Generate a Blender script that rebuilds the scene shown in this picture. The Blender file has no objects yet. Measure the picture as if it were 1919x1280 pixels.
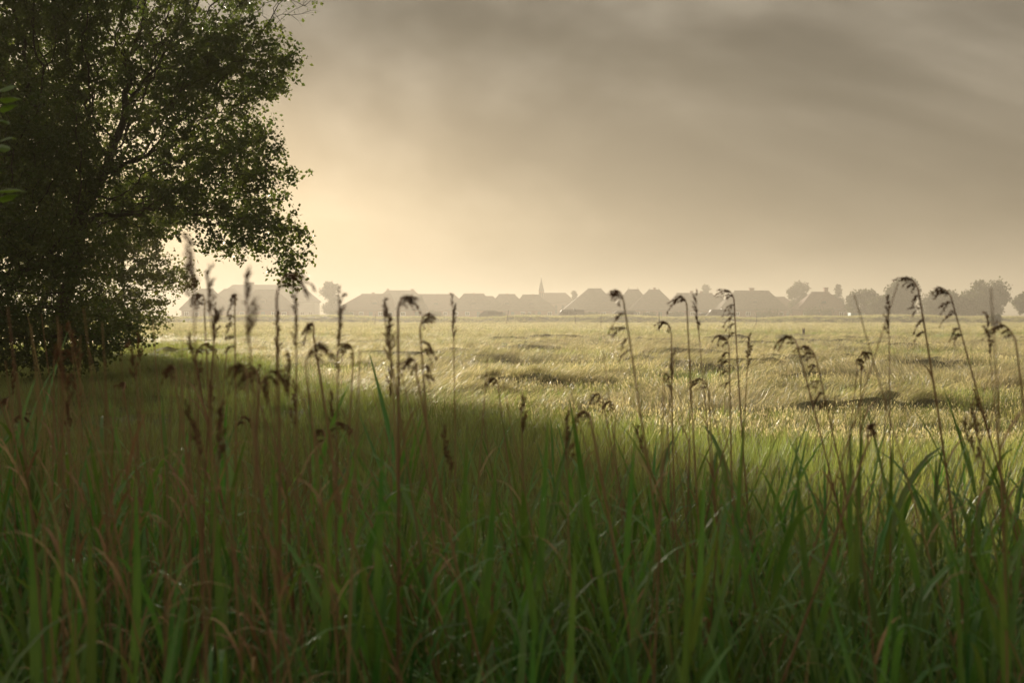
import bpy, bmesh, math, random
import numpy as np
from mathutils import Vector, Matrix

# ------------------------------------------------------------------ camera, sky, sun, exposure
R = math.radians
scene = bpy.context.scene
F, CX, HY, EYE = 1867.0, 959.5, 586.0, 1.7          # focal length in photo pixels, principal column, horizon row, eye height
cam_d = bpy.data.cameras.new('camera')
cam = bpy.data.objects.new('camera', cam_d)
scene.collection.objects.link(cam)
cam.location = (0, 0, EYE)
cam.rotation_euler = (R(90) - math.atan((640 - HY) / F), 0, 0)
cam_d.sensor_width = 36
cam_d.lens = 36 * F / 1919
cam_d.clip_start = 0.05
cam_d.clip_end = 3000
cam_d.dof.use_dof = True
cam_d.dof.focus_distance = 26
cam_d.dof.aperture_fstop = 3.3
scene.camera = cam

SUN_AZ, SUN_EL = R(-24), R(13.0)                       # azimuth from +Y towards +X
SUN = Vector((math.sin(SUN_AZ) * math.cos(SUN_EL), math.cos(SUN_AZ) * math.cos(SUN_EL), math.sin(SUN_EL)))
world = bpy.data.worlds.new('World')
scene.world = world
world.use_nodes = True
wn, wl = world.node_tree.nodes, world.node_tree.links
wn.clear()


def N(nodes, kind, **kw):
    n = nodes.new(kind)
    for k, v in kw.items():
        if k.startswith('i_'):
            key = k[2:]
            n.inputs[int(key) if key.isdigit() else key].default_value = v
        else:
            setattr(n, k, v)
    return n


def M(nodes, links, op, a, b=None, c=None):
    n = nodes.new('ShaderNodeMath')
    n.operation = op
    for i, v in enumerate((a, b, c)):
        if v is None:
            continue
        if isinstance(v, (int, float)):
            n.inputs[i].default_value = v
        else:
            links.new(v, n.inputs[i])
    return n.outputs[0]


CLOUD_OFFSET = (5.0, 5.0, 5.0)


def build_world():
    m = lambda op, a, b=None, c=None: M(wn, wl, op, a, b, c)
    out = wn.new('ShaderNodeOutputWorld')
    bg = N(wn, 'ShaderNodeBackground', i_Strength=0.1)
    wl.new(bg.outputs[0], out.inputs[0])
    sky = N(wn, 'ShaderNodeTexSky', sky_type='NISHITA', sun_disc=False, sun_elevation=SUN_EL,
            sun_rotation=SUN_AZ, air_density=1.0, dust_density=6.0, ozone_density=0.6)
    tc = wn.new('ShaderNodeTexCoord')
    sep = wn.new('ShaderNodeSeparateXYZ')
    wl.new(tc.outputs['Generated'], sep.inputs[0])
    x, y, z = sep.outputs
    zc = m('ADD', m('MAXIMUM', z, 0.0), 0.30)
    comb = wn.new('ShaderNodeCombineXYZ')
    wl.new(m('DIVIDE', x, zc), comb.inputs[0])
    wl.new(m('DIVIDE', y, zc), comb.inputs[1])
    n1 = N(wn, 'ShaderNodeTexNoise', i_Scale=0.55, i_Detail=5.0, i_Roughness=0.5, i_Distortion=0.4)
    n2 = N(wn, 'ShaderNodeTexNoise', i_Scale=2.6, i_Detail=9.0, i_Roughness=0.58, i_Distortion=0.6)
    off = N(wn, 'ShaderNodeVectorMath', operation='ADD')
    off.inputs[1].default_value = CLOUD_OFFSET
    wl.new(comb.outputs[0], off.inputs[0])
    wl.new(off.outputs[0], n1.inputs['Vector'])
    wl.new(off.outputs[0], n2.inputs['Vector'])
    n3 = N(wn, 'ShaderNodeTexNoise', i_Scale=0.62, i_Detail=5.0, i_Roughness=0.5, i_Distortion=0.5)
    wl.new(off.outputs[0], n3.inputs['Vector'])
    # cloud deck: thin towards the horizon, thick overhead, ragged edge
    el = m('ADD', z, m('MULTIPLY', m('SUBTRACT', n1.outputs[0], 0.5), 0.22))
    mr = N(wn, 'ShaderNodeMapRange', interpolation_type='SMOOTHSTEP')
    wl.new(el, mr.inputs[0])
    mr.inputs[1].default_value = 0.02
    mr.inputs[2].default_value = 0.34
    deck = mr.outputs[0]
    # clouds pass more light close to the sun
    dot = wn.new('ShaderNodeVectorMath')
    dot.operation = 'DOT_PRODUCT'
    wl.new(tc.outputs['Generated'], dot.inputs[0])
    dot.inputs[1].default_value = SUN
    cg = m('MAXIMUM', dot.outputs['Value'], 0.0)
    fwd = m('POWER', cg, 9.0)
    dk = N(wn, 'ShaderNodeMapRange', interpolation_type='SMOOTHSTEP')
    wl.new(n3.outputs[0], dk.inputs[0])
    dk.inputs[1].default_value, dk.inputs[2].default_value = 0.40, 0.60
    dk.inputs[3].default_value, dk.inputs[4].default_value = 1.40, 0.21
    n2c = m('MULTIPLY', m('ADD', m('MULTIPLY', m('SUBTRACT', n2.outputs[0], 0.5), 1.05), 1.0), dk.outputs[0])
    thick = m('MULTIPLY', m('ADD', m('MULTIPLY', fwd, 0.55), 1.12), n2c)
    thin = m('MULTIPLY', m('ADD', m('MULTIPLY', fwd, 0.9), 0.9), m('POWER', n2c, 0.4))
    c_thick = N(wn, 'ShaderNodeVectorMath', operation='SCALE')
    c_thick.inputs[0].default_value = (1.0, 0.89, 0.71)
    wl.new(thick, c_thick.inputs['Scale'])
    c_thin = N(wn, 'ShaderNodeVectorMath', operation='SCALE')
    c_thin.inputs[0].default_value = (1.0, 0.82, 0.56)
    wl.new(thin, c_thin.inputs['Scale'])
    veil = N(wn, 'ShaderNodeMix', data_type='RGBA')
    veil.inputs[0].default_value = 0.96
    wl.new(sky.outputs[0], veil.inputs[6])
    wl.new(c_thin.outputs[0], veil.inputs[7])
    mix = N(wn, 'ShaderNodeMix', data_type='RGBA')
    wl.new(deck, mix.inputs[0])
    wl.new(veil.outputs[2], mix.inputs[6])
    wl.new(c_thick.outputs[0], mix.inputs[7])
    wl.new(mix.outputs[2], bg.inputs['Color'])


build_world()
sun_d = bpy.data.lights.new('sun', 'SUN')
sun_d.energy = 3.9
sun_d.angle = R(6.0)
sun_d.color = (1.0, 0.89, 0.72)
sun = bpy.data.objects.new('sun', sun_d)
scene.collection.objects.link(sun)
sun.rotation_euler = SUN.to_track_quat('Z', 'Y').to_euler()
sun.location = (-40, 60, 40)

scene.view_settings.view_transform = 'Standard'
scene.view_settings.look = 'None'
scene.view_settings.gamma = 1
scene.view_settings.use_curve_mapping = False
scene.view_settings.exposure = 1.68
scene.cycles.use_denoising = True
scene.cycles.max_bounces = 8
scene.cycles.diffuse_bounces = 5
scene.cycles.glossy_bounces = 2
scene.cycles.transmission_bounces = 4
scene.cycles.volume_bounces = 1
scene.cycles.transparent_max_bounces = 8
scene.cycles.sample_clamp_indirect = 4

# ------------------------------------------------------------------ helpers
rng = np.random.default_rng(7)
random.seed(7)
COL = scene.collection


def at(px, py, D):
    """photo pixel at ground distance D (metres along +Y) -> world point"""
    return Vector(((px - CX) / F * D, D, EYE - (py - HY) / F * D))


def link(o, parent=None):
    COL.objects.link(o)
    if parent is not None:
        o.parent = parent
    return o


def tag(o, label=None, cat=None, group=None, kind=None):
    if label: o['label'] = label
    if cat: o['category'] = cat
    if group: o['group'] = group
    if kind: o['kind'] = kind
    return o


def thing(name, loc, label, cat, group=None, rz=0):
    o = bpy.data.objects.new(name, None)
    o.empty_display_size = 0.2
    o.location = loc
    o.rotation_euler = (0, 0, rz)
    link(o)
    return tag(o, label, cat, group)


class MB:
    """collects vertices and faces, then links them as ONE mesh object"""

    def __init__(s):
        s.v, s.f, s.mi, s.n = [], [], [], 0

    def add(s, verts, faces, mi=0):
        verts = [tuple(p) for p in verts]
        s.v += verts
        s.f += [tuple(i + s.n for i in f) for f in faces]
        s.mi += [mi] * len(faces)
        s.n += len(verts)

    def box(s, c, d, mi=0, rz=0):
        x, y, z = d[0] / 2, d[1] / 2, d[2] / 2
        vs = [Vector((a * x, b * y, e * z)) for e in (-1, 1) for a, b in ((-1, -1), (1, -1), (1, 1), (-1, 1))]
        if rz:
            vs = [Matrix.Rotation(rz, 3, 'Z') @ p for p in vs]
        s.add([p + Vector(c) for p in vs], [(3, 2, 1, 0), (4, 5, 6, 7), (0, 1, 5, 4), (1, 2, 6, 5), (2, 3, 7, 6), (3, 0, 4, 7)], mi)

    def tube(s, pts, rad, k=5, mi=0, cap=True):
        pts = [Vector(p) for p in pts]
        if not hasattr(rad, '__len__'):
            rad = [rad] * len(pts)
        vs, fs = [], []
        for i, p in enumerate(pts):
            t = (pts[min(i + 1, len(pts) - 1)] - pts[max(i - 1, 0)]).normalized()
            a = t.cross(Vector((0.12, 0.99, 0.05)) if abs(t.y) < 0.9 else Vector((1, 0, 0))).normalized()
            b = t.cross(a)
            for j in range(k):
                q = 2 * math.pi * j / k
                vs.append(p + (a * math.cos(q) + b * math.sin(q)) * rad[i])
        for i in range(len(pts) - 1):
            for j in range(k):
                fs.append((i * k + j, i * k + (j + 1) % k, (i + 1) * k + (j + 1) % k, (i + 1) * k + j))
        if cap:
            fs.append(tuple(range(k))[::-1])
            fs.append(tuple((len(pts) - 1) * k + j for j in range(k)))
        s.add(vs, fs, mi)

    def blade(s, pts, width, side, mi=0, fold=0.0):
        """leaf strip along pts, widths tapering to a point; fold lifts the edges to a shallow V"""
        n = len(pts)
        vs, fs = [], []
        for i, p in enumerate(pts):
            t = i / (n - 1)
            w = width * (0.55 + 0.45 * min(1, t * 4)) * (1 - t ** 2.2) * 0.5 + 0.0004
            if fold:
                tang = (pts[min(i + 1, n - 1)] - pts[max(i - 1, 0)]).normalized()
                nn = tang.cross(side).normalized()
                vs += [p - side * w + nn * w * fold, p, p + side * w + nn * w * fold]
            else:
                vs += [p - side * w, p + side * w]
        q = 3 if fold else 2
        for i in range(n - 1):
            for j in range(q - 1):
                fs.append((i * q + j, i * q + j + 1, (i + 1) * q + j + 1, (i + 1) * q + j))
        s.add(vs, fs, mi)

    def mesh(s, name, mats, smooth=False):
        me = bpy.data.meshes.new(name)
        me.from_pydata(s.v, [], s.f)
        for m in (mats if isinstance(mats, (list, tuple)) else [mats]):
            me.materials.append(m)
        if any(s.mi):
            me.polygons.foreach_set('material_index', s.mi)
        if smooth:
            me.polygons.foreach_set('use_smooth', [True] * len(s.f))
        me.update()
        return me

    def build(s, name, mats, parent=None, smooth=False):
        return link(bpy.data.objects.new(name, s.mesh(name, mats, smooth)), parent)


def mesh_np(name, verts, faces, mat, smooth=False):
    """fast mesh from numpy arrays: verts (n,3), faces (m,k)"""
    me = bpy.data.meshes.new(name)
    m, k = faces.shape
    me.vertices.add(len(verts))
    me.vertices.foreach_set('co', np.ascontiguousarray(verts, dtype=np.float32).ravel())
    me.loops.add(m * k)
    me.loops.foreach_set('vertex_index', np.ascontiguousarray(faces, dtype=np.int32).ravel())
    me.polygons.add(m)
    me.polygons.foreach_set('loop_start', np.arange(m, dtype=np.int32) * k)
    me.polygons.foreach_set('use_smooth', np.full(m, smooth))
    me.materials.append(mat)
    me.update(calc_edges=True)
    me.validate()
    return me


class Waves:
    """smooth random field from a few sines"""

    def __init__(s, seed, scale, n=9, stretch=1.0):
        r = np.random.default_rng(seed)
        a = r.uniform(0, 2 * np.pi, n)
        f = r.uniform(0.5, 1.9, n) * 2 * np.pi / scale
        s.kx, s.ky, s.ph = np.cos(a) * f / stretch, np.sin(a) * f, r.uniform(0, 6.28, n)

    def __call__(s, x, y):
        x, y = np.asarray(x, float), np.asarray(y, float)
        return np.sin(x[..., None] * s.kx + y[..., None] * s.ky + s.ph).sum(-1) / math.sqrt(len(s.ph) / 2) / 1.4


w_lump, w_fine, w_patch, w_lodge = Waves(1, 3.4, stretch=2.4), Waves(2, 1.1, stretch=1.6), Waves(3, 11, stretch=1.8), Waves(4, 7.0, stretch=3.0)


def sstep(a, b, t):
    t = np.clip((np.asarray(t, float) - a) / (b - a), 0, 1)
    return t * t * (3 - 2 * t)


def gz(x, y):
    x, y = np.asarray(x, float), np.asarray(y, float)
    amp = sstep(7, 14, y) * (1 - sstep(60, 110, y))
    z = amp * (0.05 + (0.07 + 0.09 * sstep(-5, 0, x) * sstep(13, 18, y)) * w_lump(x, y) + 0.075 * w_fine(x, y))
    yb = y + 0.02 * x + 2.5 * np.sin(x * 0.021)
    bank = sstep(150, 159, yb) * (1 - sstep(166, 176, yb))
    return z + bank * (0.94 + 0.16 * np.sin(x * 0.13) + 0.10 * np.sin(x * 0.41 + 1))


# ------------------------------------------------------------------ materials
def mat(name, color, rough=0.7, var=0.25, scale=4.0, trans=None, trans_f=0.4, spec=0.3, rand=0.0, color2=None, patch=0.0, bump=0.0, metal=0.0, coat=0.0):
    m = bpy.data.materials.new(name)
    m.use_nodes = True
    nd, lk = m.node_tree.nodes, m.node_tree.links
    p = nd['Principled BSDF']
    out = nd['Material Output']
    p.inputs['Roughness'].default_value = rough
    p.inputs['Specular IOR Level'].default_value = spec
    p.inputs['Metallic'].default_value = metal
    p.inputs['Coat Weight'].default_value = coat
    geo = nd.new('ShaderNodeNewGeometry')
    no = N(nd, 'ShaderNodeTexNoise', i_Scale=scale, i_Detail=4.0)
    lk.new(geo.outputs['Position'], no.inputs['Vector'])
    base = N(nd, 'ShaderNodeMix', data_type='RGBA')
    c2 = color2 or tuple(c * 0.55 for c in color)
    base.inputs[6].default_value = (*color, 1)
    base.inputs[7].default_value = (*c2, 1)
    fac = no.outputs[0]
    if patch:
        n2 = N(nd, 'ShaderNodeTexNoise', i_Scale=patch, i_Detail=3.0)
        lk.new(geo.outputs['Position'], n2.inputs['Vector'])
        fac = M(nd, lk, 'ADD', M(nd, lk, 'MULTIPLY', fac, 0.35), M(nd, lk, 'MULTIPLY', n2.outputs[0], 0.65))
    mr = N(nd, 'ShaderNodeMapRange')
    lk.new(fac, mr.inputs[0])
    mr.inputs[1].default_value, mr.inputs[2].default_value = 0.35, 0.65
    mr.inputs[3].default_value, mr.inputs[4].default_value = 0.0, 1.0 if color2 else var * 2
    lk.new(mr.outputs[0], base.inputs[0])
    col = base.outputs[2]
    if rand:
        oi = nd.new('ShaderNodeObjectInfo')
        hs = nd.new('ShaderNodeHueSaturation')
        lk.new(col, hs.inputs['Color'])
        lk.new(M(nd, lk, 'ADD', M(nd, lk, 'MULTIPLY', oi.outputs['Random'], rand * 2), 1 - rand), hs.inputs['Value'])
        lk.new(M(nd, lk, 'ADD', M(nd, lk, 'MULTIPLY', oi.outputs['Random'], 0.04), 0.48), hs.inputs['Hue'])
        col = hs.outputs[0]
    lk.new(col, p.inputs['Base Color'])
    if bump:
        bp = N(nd, 'ShaderNodeBump', i_Strength=bump)
        lk.new(no.outputs[0], bp.inputs['Height'])
        lk.new(bp.outputs[0], p.inputs['Normal'])
    if trans:
        tr = nd.new('ShaderNodeBsdfTranslucent')
        tm = N(nd, 'ShaderNodeMix', data_type='RGBA', blend_type='MULTIPLY')
        tm.inputs[0].default_value = 1.0
        lk.new(col, tm.inputs[6])
        tm.inputs[7].default_value = (*trans, 1)
        lk.new(tm.outputs[2], tr.inputs['Color'])
        ms = nd.new('ShaderNodeMixShader')
        ms.inputs[0].default_value = trans_f
        lk.new(p.outputs[0], ms.inputs[1])
        lk.new(tr.outputs[0], ms.inputs[2])
        lk.new(ms.outputs[0], out.inputs['Surface'])
    return m


GT = (1.7, 1.5, 0.7)       # what leaves let through is yellower than what they reflect
MT = dict(
    soil=mat('soil', (0.075, 0.075, 0.030), 0.95, color2=(0.11, 0.105, 0.045), scale=1.3, patch=0.12, spec=0.1),
    grass=mat('meadow_grass', (0.11, 0.15, 0.052), 0.5, color2=(0.18, 0.185, 0.08), scale=2.0, patch=0.16, trans=GT, trans_f=0.45, rand=0.25),
    straw=mat('straw_grass', (0.70, 0.63, 0.44), 0.4, color2=(0.46, 0.42, 0.24), scale=2.0, patch=0.2, trans=(1.2, 1.1, 0.8), trans_f=0.5, rand=0.2),
    sedge=mat('sedge_grass', (0.20, 0.29, 0.115), 0.5, color2=(0.27, 0.30, 0.14), scale=2.0, patch=0.3, trans=GT, trans_f=0.4, rand=0.25),
    bloom=mat('grass_bloom', (0.34, 0.23, 0.15), 0.7, scale=3.0, trans=(1.2, 1.0, 0.8), trans_f=0.4, rand=0.25),
    reed=mat('reed_green', (0.075, 0.20, 0.05), 0.42, color2=(0.17, 0.28, 0.085), scale=3.0, trans=GT, trans_f=0.35, spec=0.45, rand=0.25),
    dry=mat('dry_reed', (0.36, 0.215, 0.115), 0.6, color2=(0.44, 0.30, 0.17), scale=5.0, trans=(1.2, 1.0, 0.8), trans_f=0.2, rand=0.2),
    head=mat('seed_head', (0.13, 0.08, 0.05), 0.8, color2=(0.2, 0.125, 0.075), scale=30.0, trans=(1.3, 1.0, 0.8), trans_f=0.4),
    leaf=mat('tree_leaf', (0.050, 0.088, 0.024), 0.45, color2=(0.085, 0.11, 0.03), scale=1.5, trans=GT, trans_f=0.4, spec=0.4),
    leaf_b=mat('shrub_leaf', (0.085, 0.115, 0.04), 0.5, color2=(0.10, 0.11, 0.038), scale=1.5, trans=GT, trans_f=0.4, spec=0.35),
    bright_leaf=mat('young_leaf', (0.12, 0.22, 0.05), 0.4, color2=(0.15, 0.24, 0.06), scale=20, trans=GT, trans_f=0.45),
    far_leaf=mat('far_leaf', (0.050, 0.066, 0.024), 0.7, scale=0.8, var=0.3, trans=GT, trans_f=0.25),
    bark=mat('bark', (0.055, 0.042, 0.030), 0.9, scale=9, var=0.4, bump=0.4),
    thatch=mat('thatch', (0.13, 0.105, 0.075), 0.95, scale=1.5, var=0.35, bump=0.3),
    tile=mat('roof_tile', (0.16, 0.085, 0.06), 0.8, scale=2.5, var=0.3),
    slate=mat('slate', (0.09, 0.09, 0.095), 0.6, scale=2.0, var=0.3),
    brick=mat('brick', (0.27, 0.13, 0.09), 0.9, scale=5.0, var=0.3),
    plaster=mat('white_plaster', (0.72, 0.70, 0.65), 0.85, scale=1.5, var=0.08),
    frame=mat('white_paint', (0.78, 0.77, 0.74), 0.5, scale=3, var=0.05),
    glass=mat('window_glass', (0.03, 0.035, 0.04), 0.06, scale=3, var=0.1, spec=0.6),
    door=mat('door_paint', (0.07, 0.12, 0.10), 0.5, scale=6, var=0.1),
    van_backlit=mat('van_paint_backlit', (0.14, 0.135, 0.14), 0.3, scale=2, var=0.06, coat=0.4),  # backlit darkness of the vans put into the paint colour
    van_grey=mat('grey_paint', (0.06, 0.06, 0.065), 0.3, scale=2, var=0.06, coat=0.4),
    rubber=mat('rubber', (0.02, 0.02, 0.02), 0.9, scale=8, var=0.1),
    metal=mat('steel', (0.45, 0.45, 0.45), 0.35, scale=8, var=0.1, metal=1.0),
    blue=mat('blue_paint', (0.36, 0.52, 0.56), 0.5, scale=2, var=0.1),
    post=mat('weathered_post', (0.075, 0.058, 0.042), 0.9, scale=20, var=0.4, bump=0.4),
)

# ------------------------------------------------------------------ ground and haze
def build_ground():
    def lines(a, b, fine0, fine1, fine, coarse):
        v, c = [], a
        while c < b:
            v.append(c)
            if fine0 <= c < fine1:
                c += fine
            else:
                d = min(abs(c - fine0), abs(c - fine1))
                c += min(coarse, fine + d * 0.12)
                if c - v[-1] > 0 and v[-1] < fine0 < c:
                    c = fine0
        v.append(b)
        return np.array(v)
    xs = lines(-700, 700, -26, 26, 0.5, 40)
    ya = lines(-150, 60, 6, 60, 0.4, 30)
    yb = lines(60.5, 185, 148, 180, 1.5, 4)
    yc = lines(190, 900, 190, 191, 4, 60)
    ys = np.concatenate([ya, yb, yc])
    X, Y = np.meshgrid(xs, ys)
    Z = gz(X, Y)
    V = np.stack([X.ravel(), Y.ravel(), Z.ravel()], 1)
    nx = len(xs)
    i = np.arange(len(ys) - 1)[:, None] * nx + np.arange(nx - 1)[None]
    Fc = np.stack([i, i + 1, i + nx + 1, i + nx], -1).reshape(-1, 4)
    o = link(bpy.data.objects.new('ground', mesh_np('ground', V, Fc, MT['soil'], True)))
    tag(o, kind='structure', label='flat meadow ground running to a low grassy bank')


build_ground()
HAZE_DENSITY = 0.0029
mb = MB()
mb.box((0, 375, 8.75), (1500, 1150, 19.5 + 0.0))
hm = bpy.data.materials.new('haze_air')
hm.use_nodes = True
hn, hl = hm.node_tree.nodes, hm.node_tree.links
hn.remove(hn['Principled BSDF'])
pv = N(hn, 'ShaderNodeVolumePrincipled')
pv.inputs['Color'].default_value = (0.455, 0.415, 0.345, 1)
pv.inputs['Density'].default_value = HAZE_DENSITY
pv.inputs['Anisotropy'].default_value = 0.36
hl.new(pv.outputs[0], hn['Material Output'].inputs['Volume'])
tag(mb.build('haze', hm), 'pale golden evening haze lying over the whole meadow', 'haze', kind='stuff')


# ------------------------------------------------------------------ village
def house(name, label, D, ridge, left, right, roof='thatch', wall='brick', chimneys=(), eave=2.6, cat='house', windows=True, step=None, finials=(), group='houses of the village'):
    """ridge=(x0,x1,row), left/right=(x,row) a point on each hip edge as seen in the photo"""
    z = lambda row: EYE - (row - HY) / F * D
    X = lambda px: (px - CX) / F * D
    zr = z(ridge[2])
    rx0, rx1 = X(ridge[0]), X(ridge[1])

    def foot(rx, pt):
        dx, dz = X(pt[0]) - rx, zr - z(pt[1])
        return rx + dx * (zr - eave) / max(dz, 0.3)
    ex0, ex1 = foot(rx0, left), foot(rx1, right)
    ex0, ex1 = max(ex0, rx0 - 7.0), min(ex1, rx1 + 7.0)
    dep = min(max((zr - eave) / math.tan(R(48)), 3.2), 6.5)
    cx = (ex0 + ex1) / 2
    t = thing(name, (cx, D, 0), label, cat, group)
    L = lambda p: (p[0] - cx, p[1], p[2])
    over = 0.45
    m = MB()                                          # roof: a thick hipped shell with overhanging eaves
    th = 0.28
    A = [(ex0, -dep, eave), (ex1, -dep, eave), (ex1, dep, eave), (ex0, dep, eave)]
    Rg = [(rx0, 0, zr), (rx1, 0, zr)]
    low = [(a[0] + (over if i in (0, 3) else -over), a[1] + (over if i < 2 else -over), eave - th) for i, a in enumerate(A)]
    vs = [L(p) for p in A + Rg + low]
    m.add(vs, [(0, 1, 5, 4), (1, 2, 5), (2, 3, 4, 5), (3, 0, 4), (6, 7, 1, 0), (7, 8, 2, 1), (8, 9, 3, 2), (9, 6, 0, 3), (9, 8, 7, 6)])
    ro = m.build('roof', MT[roof], t)
    m = MB()                                          # ridge capping
    m.tube([L((rx0 - 0.1, 0, zr + 0.02)), L((rx1 + 0.1, 0, zr + 0.02))], 0.16, 6)
    m.build('ridge_cap', MT['thatch'], ro)
    wx0, wx1, wd = ex0 + over + 0.15, ex1 - over - 0.15, dep - over - 0.15
    m = MB()
    m.box((0, 0, (eave - th) / 2 - 0.15), (wx1 - wx0, 2 * wd, eave - th + 0.3))
    m.build('wall', MT[wall], t)
    for c in chimneys:                                # (x0, x1, top row)
        m = MB()
        c0, c1, zt = X(c[0]), X(c[1]), z(c[2])
        w = max(c1 - c0, 0.6)
        m.box(((c0 + c1) / 2 - cx, 0.25, (zt + zr - 1.2) / 2), (w * 0.86, 0.8, zt - zr + 1.2))
        m.box(((c0 + c1) / 2 - cx, 0.25, zt - 0.12), (w, 0.95, 0.2))
        m.build('chimney', MT['brick'], ro)
    if step:                                          # lower wing at the right end: (ridge x0, ridge x1, row, foot x, foot row)
        z2, s0, s1 = z(step[2]), X(step[0]) - 1.5, X(step[1])
        e1 = s1 + (X(step[3]) - X(step[1])) * (z2 - eave) / max(z2 - z(step[4]), 0.3)
        e1 = min(e1, s1 + 5)
        d2 = dep * 0.72
        m = MB()
        m.add([L(p) for p in ((s0, -d2, eave - .05), (e1, -d2, eave - .05), (e1, d2, eave - .05), (s0, d2, eave - .05), (s0, 0, z2), (s1, 0, z2))],
              [(0, 1, 5, 4), (1, 2, 5), (2, 3, 4, 5), (3, 0, 4), (3, 2, 1, 0)])
        m.build('wing_roof', MT[roof], t)
        m = MB()
        m.box(((s0 + e1) / 2 - 0.3 - cx, 0, eave / 2 - 0.25), (e1 - s0 - 0.8, 2 * d2 - 0.9, eave - 0.1))
        m.build('wing_wall', MT[wall], t)
    for fx, row in finials:
        m = MB()
        m.tube([(X(fx) - cx, 0, zr - 0.1), (X(fx) - cx, 0, z(row))], 0.07, 5)
        m.build('finial', MT['post'], ro)
    if windows:
        n = max(2, int((wx1 - wx0) / 2.6))
        dn = n // 2
        for k in range(n):
            x = wx0 + (k + 0.5) * (wx1 - wx0) / n - cx
            m = MB()
            if k == dn:
                m.box((x, -wd - 0.03, 1.0), (1.0, 0.1, 2.0))
                d = m.build('door', MT['door'], t)
                m = MB()
                m.box((x + 0.38, -wd - 0.11, 1.0), (0.06, 0.06, 0.16))
                m.build('handle', MT['metal'], d)
            else:
                for a, b, c, e in ((0, 1.9, 1.2, .08), (0, 0.9, 1.2, .08), (-.56, 1.4, .08, .92), (.56, 1.4, .08, .92), (0, 1.4, .06, .92)):
                    m.box((x + a, -wd - 0.04, b), (c, 0.1, e))
                w = m.build('window', MT['frame'], t)
                m = MB()
                m.box((x, -wd - 0.012, 1.4), (1.04, 0.03, 0.92))
                m.build('pane', MT['glass'], w)
        dx = (rx0 + rx1) / 2 - cx                     # a roof dormer on the meadow side
        if rx1 - rx0 > 4:
            yz = lambda zz: -dep * (zr - zz) / (zr - eave)
            m = MB()
            zb = eave + (zr - eave) * 0.28
            m.box((dx, yz(zb) + 0.75, zb + 0.5), (1.7, 1.9, 1.0))
            m.add([(dx - 1.05, yz(zb) - 0.4, zb + 1.0), (dx + 1.05, yz(zb) - 0.4, zb + 1.0), (dx, yz(zb) - 0.4, zb + 1.75),
                   (dx - 1.05, yz(zb) + 2.2, zb + 1.0), (dx + 1.05, yz(zb) + 2.2, zb + 1.0), (dx, yz(zb) + 2.4, zb + 1.75)],
                  [(0, 1, 2), (0, 2, 5, 3), (1, 4, 5, 2), (0, 3, 4, 1), (3, 5, 4)])
            d = m.build('dormer', MT[roof], ro)
            m = MB()
            m.box((dx, yz(zb) - 0.215, zb + 0.5), (1.2, 0.04, 0.7))
            m.build('pane', MT['glass'], d)
    return t


house('thatched_house', 'thatched hip-roofed house whose left end is hidden by the overhanging tree', 275, (374, 400, 542), (352, 572), (408, 552))
house('thatched_house', 'thatched house in front of the long flat-topped building, beside the tree edge', 285, (420, 440, 542), (408, 553), (462, 566))
house('apartment_building', 'long flat-topped mansard building, tallest block at the left end of the village', 325, (436, 566, 534.5), (431, 538), (592, 560),
      roof='slate', wall='plaster', chimneys=((459.5, 477, 529), (541, 557, 530)), eave=5.2, cat='building')
house('thatched_house', 'small thatched house standing before the long mansard building', 262, (479, 518, 543.5), (468, 556), (534, 560))
house('tiled_house', 'tiled house with one small chimney, next right of the round village tree', 280, (678, 732, 551.5), (661, 556), (738, 563), roof='tile', chimneys=((697, 702, 548),))
house('farmhouse', 'high-ridged house with two small chimneys left of the blurred reed plume', 315, (724, 777, 545), (714, 552), (788, 554), chimneys=((725, 729, 541), (770, 776, 541.5)))
house('long_house', 'long low-ridged house with a straight roof between chimneyed house and church', 300, (785, 852, 552), (776, 560), (862, 561), roof='tile')
house('thatched_house', 'small steep thatched house nearest the meadow, left of the dark car', 250, (763, 791, 556), (757, 562), (802, 581), roof='thatch')
house('stepped_house', 'house with a lower stepped right wing, directly above the leaning fence pole', 285, (869, 907, 551), (861, 559.5), (914, 559), chimneys=((886, 890, 549),), step=(907, 924, 554.7, 929, 560))
house('thatched_house', 'small hipped house between the stepped house and the church', 290, (935, 965, 552), (928, 559.5), (974, 561), chimneys=((949, 952, 550),))
house('thatched_house', 'hipped house tucked against the left side of the church tower', 295, (979, 1010, 553), (973, 561), (1022, 563), chimneys=((997, 1001, 551),))
house('thatched_house', 'tall thatched house right of the church with a short high ridge', 280, (1101.5, 1126.7, 541.5), (1084.7, 555), (1140, 556))
house('low_house', 'low-ridged house joining two tall thatched houses', 295, (1137, 1164, 552), (1128, 560), (1172, 560), roof='tile')
house('twin_house', 'left one of two close thatched houses, with two thin roof finials', 282, (1176, 1197, 543), (1165, 555), (1207, 556), finials=((1178, 538), (1194.5, 538)))
house('twin_house', 'right one of two close thatched houses, with a chimney on its ridge', 276, (1215, 1236, 543.6), (1205, 553), (1252.5, 562), chimneys=((1223.5, 1229, 539),), finials=((1217, 540), (1234, 540)))
house('long_house', 'wide house with two ridge chimneys and a stepped right end', 284, (1268, 1334, 550), (1256, 563.5), (1342, 558), chimneys=((1293, 1299, 545), (1311, 1316, 545.5)), step=(1336, 1351, 554.6, 1357, 563))
house('thatched_house', 'broad high thatched house with one wide central chimney, right of centre', 268, (1376, 1440.7, 545.5), (1357.5, 563.5), (1458.6, 566), chimneys=((1403.5, 1413, 539.5),))
house('low_house', 'low roof just showing between broad thatched house and round trees', 310, (1452, 1470, 557), (1446, 562), (1478, 563), roof='tile')
house('brick_house', 'house with a tall block chimney at its right ridge end, among the right-hand trees', 255, (1520, 1553, 548), (1497, 570), (1574, 569), roof='tile', chimneys=((1543.6, 1551.6, 538.7),))


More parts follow.
